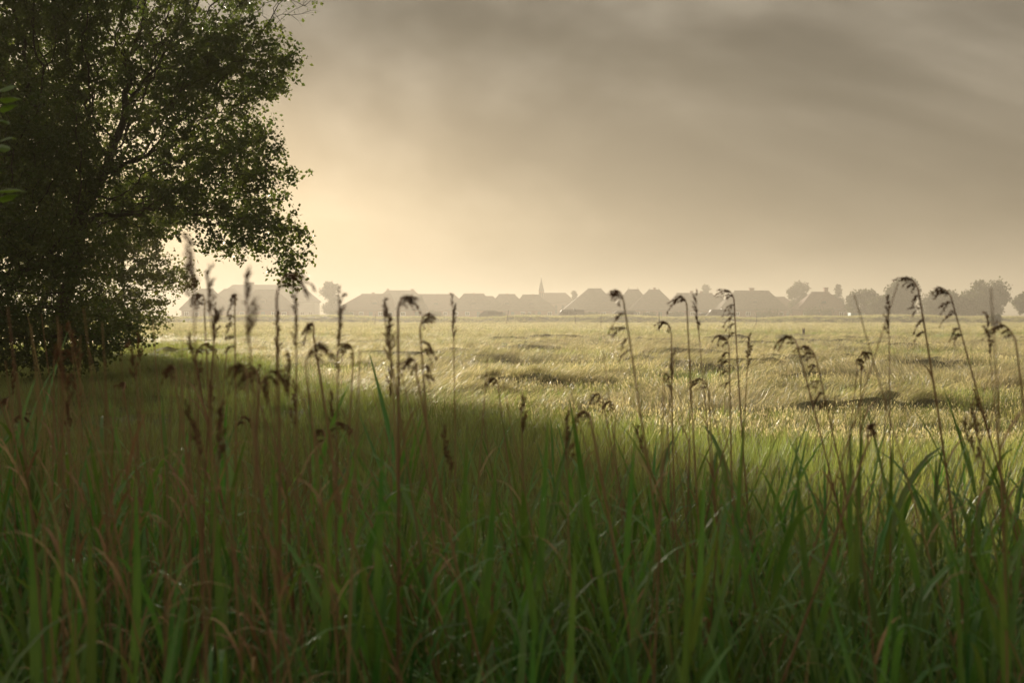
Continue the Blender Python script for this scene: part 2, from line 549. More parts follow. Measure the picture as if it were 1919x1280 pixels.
def church():
    D = 335.0
    X = lambda px: (px - CX) / F * D
    z = lambda row: EYE - (row - HY) / F * D
    cx = X(1014.3)
    t = thing('church', (cx, D, 0), 'village church with slender pointed spire rising above the roofs', 'church')
    hw = (X(1020) - X(1009)) / 2 * 0.88
    zt, za = z(545), z(518)
    m = MB()
    m.box((0, 0, zt / 2 - 0.15), (2 * hw, 2 * hw, zt + 0.3))
    tw = m.build('tower', MT['brick'], t)
    for s in (-0.45, 0.45):
        m = MB()
        m.box((s * hw, -hw - 0.02, zt - 1.4), (hw * 0.45, 0.12, 1.5))
        m.build('belfry_opening', MT['glass'], tw)
    m = MB()
    k = 8
    rings = [(hw * 1.22, zt - 0.1), (hw * 1.0, zt + 0.7), (hw * 0.42, zt + (za - zt) * 0.58), (0.05, za - 0.4)]
    vs = []
    for r, h in rings:
        for j in range(k):
            q = 2 * math.pi * (j + 0.5) / k
            vs.append((r * math.cos(q), r * math.sin(q), h))
    fs = [(i * k + j, i * k + (j + 1) % k, (i + 1) * k + (j + 1) % k, (i + 1) * k + j) for i in range(3) for j in range(k)]
    fs += [tuple(range(k))[::-1], tuple(3 * k + j for j in range(k))]
    m.add(vs, fs)
    sp = m.build('spire', MT['slate'], t)
    m = MB()
    m.tube([(0, 0, za - 0.5), (0, 0, za + 0.5)], 0.05, 5)
    m.box((0, 0, za + 0.2), (0.45, 0.07, 0.07))
    m.build('cross', MT['metal'], sp)
    zr, ez = z(548.7), 5.0
    x0, x1 = hw, X(1060) - cx
    d = 5.0
    m = MB()
    xe = x1 + 3.2
    m.add([(x0, -d, ez), (xe, -d, ez), (xe, d, ez), (x0, d, ez), (x0, 0, zr), (x1, 0, zr), (x0, -d, ez - .3), (xe, -d, ez - .3), (xe, d, ez - .3), (x0, d, ez - .3)],
          [(0, 1, 5, 4), (1, 2, 5), (2, 3, 4, 5), (3, 0, 4), (6, 7, 1, 0), (7, 8, 2, 1), (8, 9, 3, 2), (9, 6, 0, 3), (9, 8, 7, 6)])
    m.build('nave_roof', MT['tile'], t)
    m = MB()
    m.box(((x0 + xe) / 2 - 0.1, 0, (ez - .3) / 2 - .15), (xe - x0 - 0.8, 2 * d - 0.9, ez))
    wl_ = m.build('nave_wall', MT['brick'], t)
    for k in range(4):
        m = MB()
        x = x0 + (k + 0.7) * (xe - x0) / 4.6
        m.box((x, -d + 0.42, 2.6), (0.9, 0.1, 2.4))
        m.tube([(x, -d + 0.37, 3.8), (x, -d + 0.47, 3.8)], 0.45, 10)
        m.build('window', MT['glass'], wl_)


church()


# village trees: tapered trunk, forked limbs, crown of many leaf clumps
def far_tree(name, label, px, base_row_D, top_row, half_px, seed, leafn=1500, kind='round', cat='tree', group='trees of the village', low=0.10, trunk=True, leaf_size=0.46, material='far_leaf'):
    D = base_row_D
    r = np.random.default_rng(seed)
    x = (px - CX) / F * D
    H = EYE - (top_row - HY) / F * D
    W = half_px / F * D
    g = float(gz(x, D))
    t = thing(name, (x, D, g - 0.03), label, cat, group)
    pts, m = [], MB()
    if kind == 'conifer':
        m.tube([(0, 0, 0), (0.05, 0, H * 0.6), (0, 0, H * 0.97)], [0.22, 0.12, 0.03], 6)
        tiers = 9
        for i in range(tiers):
            h = H * (low + (1 - low) * i / tiers)
            rr = W * (1 - i / tiers) ** 0.8
            for j in range(7):
                a = r.uniform(0, 6.28)
                l = rr * r.uniform(0.6, 1.1)
                tip = Vector((math.cos(a) * l, math.sin(a) * l, h - 0.12 * l + 0.15))
                m.tube([(0, 0, h), tip], [0.05, 0.015], 4)
                for q in range(leafn // (tiers * 7)):
                    u = r.uniform(0.2, 1.0)
                    pts.append(tip * u + Vector((0, 0, h * (1 - u))) + Vector(r.normal(0, 0.16, 3)) * (1, 1, 0.5)[0])
    else:
        lobes = []
        nl = 22
        for i in range(nl):
            u = (i + 0.5) / nl
            hh = H * (low + 0.1 + (0.86 - low) * r.uniform(0, 1) ** 0.8)
            env = math.sin(math.pi * min(1, max(0.12, (hh / H - low * 0.5) / (1.08 - low * 0.5)))) ** 0.7
            a = u * 6.28 * 3 + r.uniform(-.5, .5)
            d = W * 0.62 * env * r.uniform(0.5, 1.05)
            rad = W * r.uniform(0.16, 0.36)
            lobes.append((Vector((math.cos(a) * d, math.sin(a) * d, min(hh, H - rad * 0.75))), rad))
        lobes.append((Vector((r.uniform(-.1, .1) * W, 0, H - W * 0.32)), W * 0.34))
        if trunk:
            top = Vector((0.05 * W, 0, H * 0.55))
            m.tube([(0, 0, 0), (0.02, 0.03, H * 0.25), top], [0.04 * H, 0.03 * H, 0.016 * H], 7)
            for c, rad in lobes:
                mid = (Vector((0, 0, H * 0.28)) + c) * 0.5 + Vector((0, 0, 0.04 * H))
                m.tube([(0.02, 0.03, H * r.uniform(0.22, 0.45)), mid, c], [0.014 * H, 0.009 * H, 0.003 * H], 5)
        else:
            for c, rad in lobes:
                m.tube([(c.x * 0.15, c.y * 0.15, 0), c * 0.6, c], [0.03, 0.02, 0.008], 4)
        for c, rad in lobes:
            k = int(2.6 * leafn / len(lobes))
            d = r.normal(0, 1, (k, 3))
            d /= np.linalg.norm(d, axis=1)[:, None]
            d *= (rad * r.uniform(0.15, 1.3, k) ** 0.7)[:, None]
            for q in d:
                p = c + Vector(q)
                if p.z > 0.08:
                    pts.append(p)
    m.build('trunk', MT['bark'], t)
    leaf_mesh(pts, leaf_size, r, 'crown', MT[material], t, aspect=0.8)
    return t


def leaf_mesh(pts, size, r, name, material, parent, droop=0.0, aspect=0.65):
    """one folded rhombic leaf (two triangles) per point"""
    P = np.array([tuple(p) for p in pts])
    n = len(P)
    a = r.normal(0, 1, (n, 3))
    a[:, 2] -= droop
    a /= np.linalg.norm(a, axis=1)[:, None]
    b = np.cross(a, r.normal(0, 1, (n, 3)))
    b /= np.linalg.norm(b, axis=1)[:, None]
    c = np.cross(a, b)
    s = (size * r.uniform(0.65, 1.3, n))[:, None]
    V = np.stack([P, P + a * s * 0.45 + b * s * aspect * 0.5 + c * s * 0.12, P + a * s, P + a * s * 0.45 - b * s * aspect * 0.5 + c * s * 0.12], 1).reshape(-1, 3)
    i = np.arange(n)[:, None] * 4
    Fc = np.concatenate([i + np.array([[0, 1, 2]]), i + np.array([[0, 2, 3]])])
    return link(bpy.data.objects.new(name, mesh_np(name, V, Fc, material)), parent)


far_tree('village_tree', 'round leafy tree standing alone between mansard building and tiled house', 620, 262, 530, 29, 11, 1700)
far_tree('village_tree', 'thin small tree top between the church nave and the tall thatched house', 1076, 300, 544, 9, 12, 420)
far_tree('village_tree', 'sparse tree top showing behind the two-chimney house', 1322, 305, 533, 14, 13, 420)
far_tree('village_tree', 'round dense tree left of the house with block chimney', 1495, 268, 529, 28, 14, 1900)
far_tree('conifer_tree', 'dark conifer with layered branches beside the block chimney', 1570, 262, 531, 20, 15, 1500, kind='conifer', low=0.2)
far_tree('village_tree', 'low spreading tree just right of the conifer', 1618, 205, 547, 40, 16, 1900)
far_tree('village_tree', 'tall broad tree behind the big drooping reed plume', 1692, 200, 525, 46, 17, 2900)
far_tree('village_tree', 'lower tree between the two tall right-hand trees', 1765, 206, 548, 50, 18, 2300)
far_tree('village_tree', 'wide domed tree near the right edge of the picture', 1850, 196, 529, 58, 19, 3300)
far_tree('village_tree', 'tree cut off by the right edge of the picture', 1925, 200, 548, 34, 20, 1500)
far_tree('village_tree', 'low tree in front of the wide domed tree', 1800, 192, 556, 40, 21, 1200)
far_tree('village_tree', 'small low tree between conifer and tall broad tree', 1652, 198, 554, 36, 22, 1000)
far_tree('bush', 'lone dark bush on the far meadow edge at the right', 1866, 112, 590, 15, 23, 900, cat='bush', group='bushes along the bank', trunk=False, low=0.05, leaf_size=0.13)
for i, (px, row, hw, D, lab) in enumerate([
        (930, 588, 34, 205, 'low wide bush mass behind the dark car'),
        (1000, 590, 34, 200, 'low bush hump between the dark car and the first camper van'),
        (1112, 586, 26, 205, 'bush just right of the first camper van'),
        (1215, 587, 28, 205, 'low bush right of the middle van'),
        (815, 584, 24, 215, 'bush left of the dark car below the long house'),
        (640, 583, 40, 215, 'wide bush below the round village tree'),
        (1440, 583, 40, 212, 'bush row below the broad chimneyed house'),
        (1535, 578, 44, 215, 'wide bush below the house with block chimney'),
        (1650, 582, 40, 205, 'bush beside the pale blue trailer'),
        (1740, 580, 46, 205, 'bush below the lower right-hand trees'),
        (1268, 585, 24, 215, 'bush left of the van with roof vent')]):
    far_tree('bush', lab, px, D, row, hw, 40 + i, 700, cat='bush', group='bushes along the bank', trunk=False, low=0.05, leaf_size=0.26)


# ------------------------------------------------------------------ vehicles behind the bank
def vehicle(name, label, px, D, length, profile, paint, windows, vent=None, rz=0.0, cat='van'):
    """profile: side outline, x from nose (0) to tail (1) times length, z in metres; nose points left"""
    x = (px - CX) / F * D
    t = thing(name, (x, D, 0), label, cat, 'vehicles parked behind the bank', rz)
    w = 0.95
    m = MB()
    n = len(profile)
    P = [((u - 0.5) * length, zz) for u, zz in profile]
    zmax = max(p[1] for p in P)
    inset = lambda zz: 0.16 * max(0, (zz - 1.0) / (zmax - 1.0)) if zz > 1 else 0
    vs = [(a, -w + inset(b), b) for a, b in P] + [(a, w - inset(b), b) for a, b in P]
    m.add(vs, [tuple(range(n)), tuple(range(2 * n - 1, n - 1, -1))] + [(i + n, (i + 1) % n + n, (i + 1) % n, i) for i in range(n)])
    body = m.build('body', MT[paint], t)
    for (u0, u1, z0, z1) in windows:
        m = MB()
        ins = inset((z0 + z1) / 2)
        for s in (-1, 1):
            m.box(((u0 + u1 - 1) / 2 * length, s * (w - ins + 0.012), (z0 + z1) / 2), ((u1 - u0) * length, 0.05, z1 - z0))
        m.build('window', MT['glass'], t)
    ws = [i for i in range(n - 1) if P[i][1] > 0.85 and P[i + 1][1] > P[i][1] + 0.3 and profile[i][0] < 0.4]
    if ws:                                            # windscreen lies on the sloping front
        a, b = P[ws[0]], P[ws[0] + 1]
        m = MB()
        nx, nz = -(b[1] - a[1]), b[0] - a[0]
        l = math.hypot(nx, nz)
        o = (nx / l * 0.02, nz / l * 0.02)
        q = lambda f, s: (a[0] + (b[0] - a[0]) * f + o[0], s * (w - 0.18), a[1] + (b[1] - a[1]) * f + o[1])
        m.add([q(.08, -1), q(.08, 1), q(.92, 1), q(.92, -1)], [(0, 1, 2, 3)])
        m.build('windscreen', MT['glass'], t)
    for u in (0.17, 0.80):
        for s in (-1, 1):
            m = MB()
            c = ((u - 0.5) * length, s * (w - 0.1), 0.34)
            m.tube([(c[0], c[1] - 0.12, c[2]), (c[0], c[1] + 0.12, c[2])], 0.34, 14)
            wh = m.build('wheel', MT['rubber'], t)
            m = MB()
            m.tube([(c[0], c[1] + s * 0.11, c[2]), (c[0], c[1] + s * 0.135, c[2])], 0.2, 12)
            m.build('rim', MT['metal'], wh)
    for s in (-1, 1):
        m = MB()
        m.box((-0.5 * length + 0.04, s * 0.7, 0.75), (0.12, 0.3, 0.16))
        m.build('headlight', MT['frame'], t)
    if vent:
        m = MB()
        m.box(((vent - 0.5) * length, 0, zmax + 0.09), (0.55, 0.5, 0.22))
        m.build('roof_vent', MT['frame'], t)
    return t


VAN = [(0.0, 0.35), (0.0, 0.85), (0.03, 1.02), (0.10, 1.12), (0.24, 1.93), (0.30, 2.06), (0.6, 2.1), (0.96, 2.06), (1.0, 1.9), (1.0, 0.35)]
CAR = [(0.0, 0.35), (0.0, 0.78), (0.05, 0.95), (0.24, 1.08), (0.40, 1.62), (0.5, 1.72), (0.82, 1.68), (0.97, 1.2), (1.0, 1.0), (1.0, 0.35)]
CAMPER = [(0.0, 0.35), (0.0, 0.9), (0.04, 1.1), (0.10, 1.2), (0.19, 1.85), (0.23, 2.2), (0.3, 2.28), (0.97, 2.25), (1.0, 2.1), (1.0, 0.35)]
vehicle('camper_van', 'grey estate vehicle with sloping rear, leftmost of the parked vehicles, among bushes', 926, 186, 5.6, [(1 - u, z_ * 1.22 if z_ > .5 else z_) for u, z_ in reversed(CAR)], 'van_grey', ((.30, .52, 1.4, 1.9), (.55, .78, 1.4, 1.85)), cat='car')
vehicle('camper_van', 'camper van coloured as a backlit silhouette, with bright windscreen, second parked vehicle from left', 1067, 184, 5.4, CAMPER, 'van_backlit', ((.25, .45, 1.35, 1.9), (.5, .75, 1.35, 1.9)), vent=0.68)
vehicle('delivery_van', 'van in a backlit-dark colour, with slanted windscreen, middle of the parked vehicles', 1166, 186, 5.0, VAN, 'van_backlit', ((.26, .44, 1.25, 1.8), (.5, .9, 1.25, 1.8)))
vehicle('camper_van', 'dark box-bodied van with roof vent, rightmost of the parked vans', 1347, 182, 5.6, CAMPER, 'van_grey', ((.25, .42, 1.35, 1.9),), vent=0.62)
vehicle('parked_car', 'car half hidden behind the drooping pair of reed plumes', 1316, 190, 4.3, CAR, 'van_backlit', ((.40, .6, 1.12, 1.52), (.62, .84, 1.12, 1.5)), cat='car')


def trailer():
    D = 178.0
    x = (1604 - CX) / F * D
    t = thing('box_trailer', (x, D, 0), 'pale blue box trailer standing behind the bank at the right', 'trailer')
    m = MB()
    m.box((0, 0, 1.05), (2.4, 1.6, 1.2))
    b = m.build('body', MT['blue'], t)
    m = MB()
    m.box((0, 0, 1.68), (2.5, 1.7, 0.06))
    m.build('lid', MT['frame'], t)
    m = MB()
    m.box((0.72, -0.815, 1.05), (0.7, 0.04, 0.95))
    m.build('door', MT['blue'], t)
    for s in (-1, 1):
        m = MB()
        m.tube([(0.1, s * 0.88 - 0.1, 0.3), (0.1, s * 0.88 + 0.1, 0.3)], 0.3, 14)
        m.build('wheel', MT['rubber'], t)
    m = MB()
    m.tube([(1.1, 0, 0.42), (2.3, 0, 0.42), (2.35, 0, 0.02)], 0.05, 6)
    m.build('drawbar', MT['metal'], t)


trailer()


def pole(label, top, base_px, D, rad=0.03, name='fence_pole', cat='fence pole'):
    b = Vector(((base_px - CX) / F * D, D, 0))
    b.z = float(gz(b.x, D)) - 0.05
    tp = at(top[0], top[1], D)
    t = thing(name, b, label, cat, 'fence poles on the far meadow')
    d = tp - b
    m = MB()
    m.tube([(0, 0, 0), d * 0.5 + Vector((0.01, 0, 0)), d * 0.985, d], [rad * 1.1, rad, rad * 0.9, rad * 0.3], 7)
    m.build('shaft', MT['post'], t)
    for f in (0.55, 0.8):
        m = MB()
        c = d * f
        m.tube([c + Vector((0, -rad * 1.2, 0)), c + Vector((0, -rad * 3, 0))], rad * 0.8, 6)
        m.build('insulator', MT['rubber'], t)


pole('dark leaning fence pole right of the grey parked vehicle', (953, 581), 949, 140, 0.045)
pole('thin leaning fence pole left of the slim reed head', (805, 585), 801, 135, 0.04)
pole('thin fence pole just right of the slim reed head', (855, 586), 853, 135, 0.035)
pole('tall thin upright fence pole in the middle of the far meadow', (1235, 584), 1235.5, 78, 0.022)
pole('faint thin fence pole below the tall thatched house', (1126.5, 588), 1126, 110, 0.026)
pole('faint fence pole in front of the first camper van', (1078, 591), 1078, 130, 0.035)
pole('thin pole left of the blurred reed clump', (704, 588), 702, 125, 0.03)
pole('thin pole at the far meadow edge right of the dark box van', (1418, 592), 1416, 120, 0.03)


def stump_post():
    D = 63.0
    x = (1506 - CX) / F * D
    g = float(gz(x, D))
    t = thing('fence_post', (x, D, g - 0.05), 'short dark wooden post with notched top on the right meadow', 'fence post')
    h = 0.62 + 0.42 * 0
    m = MB()
    m.tube([(0, 0, 0), (0.005, 0, h * 0.5), (0, 0, h)], [0.082, 0.078, 0.074], 9)
    s = m.build('shaft', MT['post'], t)
    for sx in (-1, 1):
        m = MB()
        m.tube([(sx * 0.05, 0, h - 0.01), (sx * 0.058, 0, h + 0.09)], [0.026, 0.016], 6)
        m.build('prong', MT['post'], t)


stump_post()


# ------------------------------------------------------------------ the big trees at the left (space colonisation)
def colonize(attr, start, step=0.32, kill=0.55, iters=170, r=None, gravity=-0.04):
    nodes = [np.array(p, float) for p in start]
    par = [-1] + list(range(len(start) - 1))
    A = np.array(attr, float)
    Pn = np.array(nodes)
    d = np.linalg.norm(A[:, None] - Pn[None], axis=2)
    near, dist = d.argmin(1), d.min(1)
    alive = np.ones(len(A), bool)
    for it in range(iters):
        idx = np.where(alive)[0]
        if len(idx) == 0:
            break
        Pn = np.array(nodes)
        dirs = A[idx] - Pn[near[idx]]
        dirs /= np.linalg.norm(dirs, axis=1)[:, None] + 1e-9
        acc = np.zeros((len(nodes), 3))
        np.add.at(acc, near[idx], dirs)
        src = np.unique(near[idx])
        v = acc[src]
        v /= np.linalg.norm(v, axis=1)[:, None] + 1e-9
        v += r.normal(0, 0.22, v.shape)
        v[:, 2] += gravity
        v /= np.linalg.norm(v, axis=1)[:, None] + 1e-9
        new = Pn[src] + v * step
        base = len(nodes)
        nodes += list(new)
        par += list(src)
        d = np.linalg.norm(A[idx][:, None] - new[None], axis=2)
        j, dm = d.argmin(1), d.min(1)
        better = dm < dist[idx]
        near[idx[better]] = base + j[better]
        dist[idx[better]] = dm[better]
        stuck = idx[~better]
        alive[idx[dm < kill]] = False
        if it > 25:
            alive[stuck[r.random(len(stuck)) < 0.12]] = False
    return np.array(nodes), np.array(par)


def big_tree(name, label, base, start, lobes, seed, n_attr, leaves_per, leaf_size, material, step=0.32, kill=0.55, tip=0.0055, spread=0.2, wood_from=0.05):
    """lobes: (px, row, D, rx, ry_depth, rz, weight, leafy)"""
    r = np.random.default_rng(seed)
    base = Vector(base)
    base.z = float(gz(base.x, base.y)) - 0.05
    t = thing(name, base, label, 'tree', 'trees at the left meadow edge')
    A, leafy = [], []
    wsum = sum(l[6] for l in lobes)
    for px, row, D, rx, ry, rz, w, lf in lobes:
        c = at(px, row, D)
        k = int(n_attr * w / wsum)
        d = r.normal(0, 1, (k, 3))
        d /= np.linalg.norm(d, axis=1)[:, None]
        d *= (r.uniform(0, 1, k) ** 0.42)[:, None]
        P = np.array(c)[None] + d * np.array([[rx, ry, rz]])
        A.append(P)
        leafy += [(np.array(c), np.array([rx, ry, rz]), lf)]
    A = np.concatenate(A)
    A = A[A[:, 2] > 0.25]
    nodes, par = colonize(A, [np.array(base) + np.array(s) for s in start], step, kill, r=r)
    n = len(nodes)
    rad = np.zeros(n)
    acc = np.zeros(n)
    for i in range(n - 1, -1, -1):
        rad[i] = tip if acc[i] == 0 else acc[i] ** (1 / 2.08)
        if par[i] >= 0:
            acc[par[i]] += rad[i] ** 2.08
    loc = nodes - np.array(base)
    # wood: one five-sided prism per segment, thick ones in the trunk, thin ones in the branches

    def prisms(sel, k):
        i = np.where(sel)[0]
        i = i[par[i] >= 0]
        a, b = loc[par[i]], loc[i]
        ra, rb = np.minimum(rad[par[i]], rad[i] * 1.5), rad[i]
        tt = b - a
        tt /= np.linalg.norm(tt, axis=1)[:, None] + 1e-9
        ref = np.where(np.abs(tt[:, 2:3]) < 0.9, np.array([[0, 0, 1.0]]), np.array([[1.0, 0, 0]]))
        u = np.cross(tt, ref)
        u /= np.linalg.norm(u, axis=1)[:, None] + 1e-9
        v = np.cross(tt, u)
        q = 2 * np.pi * np.arange(k) / k
        ring = np.cos(q)[None, :, None] * u[:, None] + np.sin(q)[None, :, None] * v[:, None]
        VA = a[:, None] - tt[:, None] * ra[:, None, None] * 0.3 + ring * ra[:, None, None]
        VB = b[:, None] + tt[:, None] * rb[:, None, None] * 0.3 + ring * rb[:, None, None]
        V = np.concatenate([VA, VB], 1).reshape(-1, 3)
        o = np.arange(len(i))[:, None, None] * 2 * k
        j = np.arange(k)
        f = np.stack([j, (j + 1) % k, (j + 1) % k + k, j + k], 1)[None]
        return V, (o + f).reshape(-1, 4)
    thick = rad > wood_from
    V, Fc = prisms(thick, 9)
    link(bpy.data.objects.new('trunk', mesh_np('trunk', V, Fc, MT['bark'], True)), t)
    V, Fc = prisms(~thick, 5)
    # sprigs and leaves on the thin ends
    thin = np.where(rad < tip * 3.0)[0]
    thin = thin[par[thin] >= 0]
    P, SV, dens = [], [], []
    out = nodes[thin] - nodes[par[thin]]
    out /= np.linalg.norm(out, axis=1)[:, None] + 1e-9
    lf_at = np.ones(len(thin))
    for c, rr, lf in leafy:
        inside = (((nodes[thin] - c) / rr) ** 2).sum(1) < 1.1
        if lf < 1:
            lf_at[inside] = np.minimum(lf_at[inside], lf)
    gaps = Waves(seed + 50, 2.3)
    lf_at *= np.clip(0.85 + 0.6 * gaps(nodes[thin][:, 0] + nodes[thin][:, 1] * 0.7, nodes[thin][:, 2] * 1.2), 0.2, 1.6)
    for q in range(2):
        d = out + r.normal(0, 0.55, out.shape)
        d[:, 2] -= 0.15
        d /= np.linalg.norm(d, axis=1)[:, None]
        L = r.uniform(0.22, 0.5, len(thin))
        a = loc[thin]
        b = a + d * L[:, None]
        side = np.cross(d, r.normal(0, 1, d.shape))
        side /= np.linalg.norm(side, axis=1)[:, None]
        w = 0.0030
        SV.append(np.stack([a - side * w, a + side * w, b + side * w * .5, b - side * w * .5], 1).reshape(-1, 3))
        k = int(leaves_per / 2)
        for s in range(k):
            keep = r.random(len(thin)) < lf_at
            f = r.uniform(0.15, 1.05, len(thin))[:, None]
            P.append((a + (b - a) * f + r.normal(0, spread * 0.28, a.shape))[keep])
    SV = np.concatenate(SV)
    sf = np.arange(len(SV)).reshape(-1, 4)
    V2 = np.concatenate([V, SV])
    F2 = np.concatenate([Fc, sf + len(V)])
    link(bpy.data.objects.new('branches', mesh_np('branches', V2, F2, MT['bark'], True)), t)
    P = np.concatenate(P)
    leaf_mesh(P, leaf_size, r, 'crown', MT[material], t, droop=0.35, aspect=0.78)
    return len(P)


nl = big_tree('broadleaf_tree', 'large spreading tree filling the upper left, boughs drooping over the meadow', (-13.0, 28, 0),
              [(0, 0, 0), (0.1, 0, 0.6), (0.25, 0.05, 1.3), (0.35, 0.1, 2.0), (0.6, 0.1, 2.8), (0.8, 0.0, 3.6), (1.0, -0.1, 4.6)],
              [(440, 125, 27, 1.5, 2.4, 1.0, 1.1, 1), (300, 90, 28, 2.6, 3.2, 1.6, 1.6, 1), (380, 240, 27, 1.9, 2.6, 1.3, 1.3, 1),
               (500, 130, 26, 0.85, 1.4, 0.8, .45, 1), (455, 300, 26, 1.2, 1.8, 0.7, .6, 1), (520, 335, 26, 0.7, 0.9, 0.25, .18, 1),
               (400, 375, 26.5, 1.8, 2.0, 0.75, .9, 1), (500, 430, 25.5, 1.0, 1.3, 0.6, .55, 1), (545, 490, 25, 0.42, 0.7, 0.65, .22, 1),
               (450, 455, 26, 1.0, 1.2, 0.35, .3, 1),
               (140, 120, 29, 3.0, 3.5, 2.4, 3.0, 1), (120, 340, 28, 2.6, 3.0, 2.0, 2.6, 1), (260, 360, 28, 1.8, 2.6, 1.4, 1.1, 1),
               (250, -120, 29, 4.2, 4.0, 2.0, 2.2, 1), (60, -100, 30, 3.5, 4, 2.2, 1.4, 1), (520, 15, 26, 1.15, 1.0, 0.5, .75, 0.04),
               (400, -60, 28, 2.2, 2.5, 1.2, .9, 1)],
              101, 11500, 33, 0.106, 'leaf', step=0.27, kill=0.34)
nl2 = big_tree('broadleaf_tree', 'hazier low-branched tree behind the big one, twigs reaching almost to the grass', (-19.5, 40, 0),
               [(0, 0, 0), (0.1, 0, 0.7), (0.4, 0, 1.5), (0.8, 0, 2.3), (1.2, 0, 3.2)],
               [(285, 520, 39, 1.5, 2.2, 1.0, 1.0, 1), (200, 470, 40, 2.2, 2.6, 1.6, 1.4, 1), (230, 590, 38, 1.9, 2.2, 0.9, 1.1, 1),
                (120, 560, 40, 2.5, 2.5, 2.0, 1.3, 1), (300, 600, 38, 0.7, 0.8, 0.3, .2, .25), (90, 400, 42, 3, 3, 2.5, 1.3, 1), (240, 400, 42, 2.4, 2.5, 1.8, 1.0, 1),
                (60, 250, 43, 3.5, 3, 3.0, 1.3, 1)],
               202, 5200, 28, 0.115, 'leaf_b', step=0.30, kill=0.38)
nl3 = big_tree('broadleaf_tree', 'dark undergrowth tree at the left picture edge, low boughs over the reeds', (-12.6, 22.5, 0),
               [(0, 0, 0), (0.05, 0, 0.5), (0.2, 0, 1.1), (0.4, 0, 1.8)],
               [(60, 560, 22.5, 1.6, 1.6, 1.2, 1.2, 1), (160, 610, 22, 1.3, 1.2, 0.6, .9, 1), (30, 420, 23, 1.8, 1.8, 1.5, 1.2, 1),
                (-60, 500, 23, 1.8, 2, 1.8, 1.0, 1), (70, 660, 22.5, 1.6, 1.2, 0.45, .9, 1), (-20, 640, 22, 1.2, 1.2, 0.6, .6, 1), (225, 640, 21.5, 0.55, 0.6, 0.16, .14, .5), (60, 250, 24, 1.6, 1.6, 1.5, .8, 1), (110, 480, 23, 1.3, 1.5, 0.9, .8, 1)],
               303, 5200, 28, 0.09, 'leaf', step=0.24, kill=0.3)
nl4 = big_tree('broadleaf_tree', 'tree standing beyond the left picture edge, only its outer boughs in view', (-24, 36, 0),
               [(0, 0, 0), (0.1, 0, 1.0), (0.2, 0, 2.0), (0.3, 0, 3.2), (0.3, 0, 4.4)],
               [(-80, 200, 36, 4, 4, 4, 2, 1), (20, 60, 36, 3, 3, 2.5, 1, 1), (-60, 420, 35, 3.5, 3, 2.5, 1.2, 1), (-200, 0, 37, 4, 4, 3, 1, 1)],
               404, 2800, 30, 0.14, 'leaf', step=0.36, kill=0.5)
print('leaves', nl, nl2, nl3, nl4)


def near_shrub():
    r = random.Random(5)
    D = 4.2
    x = (-12 - CX) / F * D
    t = thing('young_shrub', (x, D, -0.02), 'blurred bright green leafy sprig poking in at the left picture edge', 'shrub')
    m = MB()
    top = at(6, 225, D) - Vector((x, D, 0))
    pts = [Vector((0, 0, 0)), Vector((-0.03, 0, 0.8)), Vector((0.0, 0.02, 1.7)), top * 0.985 + Vector((-.02, 0, 0)), top + Vector((0.0, 0, 0.12))]
    m.tube(pts, [0.012, 0.010, 0.007, 0.004, 0.002], 6)
    m.build('stem', MT['bark'], t)
    for k in range(13):
        f = 2.15 + 0.5 * k / 12
        p = Vector((0.0, 0.02, f)) if f < 1.7 else Vector((0, 0.02, 1.7)).lerp(pts[4], (f - 1.7) / (pts[4].z - 1.7) if pts[4].z > 1.7 else 0)
        if p.z > pts[4].z + 0.02:
            p = pts[4].copy()
        a = r.uniform(0, 6.28)
        d = Vector((math.cos(a), math.sin(a) * 0.8, r.uniform(-0.3, 0.5))).normalized()
        side = d.cross(Vector((0, 0, 1))).normalized()
        l = r.uniform(0.08, 0.12)
        m = MB()
        m.blade([p, p + d * l * 0.3 + Vector((0, 0, .006)), p + d * l * 0.65 + Vector((0, 0, .004)), p + d * l - Vector((0, 0, .012))], l * 0.75, side, fold=0.25)
        m.build('leaf', MT['bright_leaf'], t)


near_shrub()


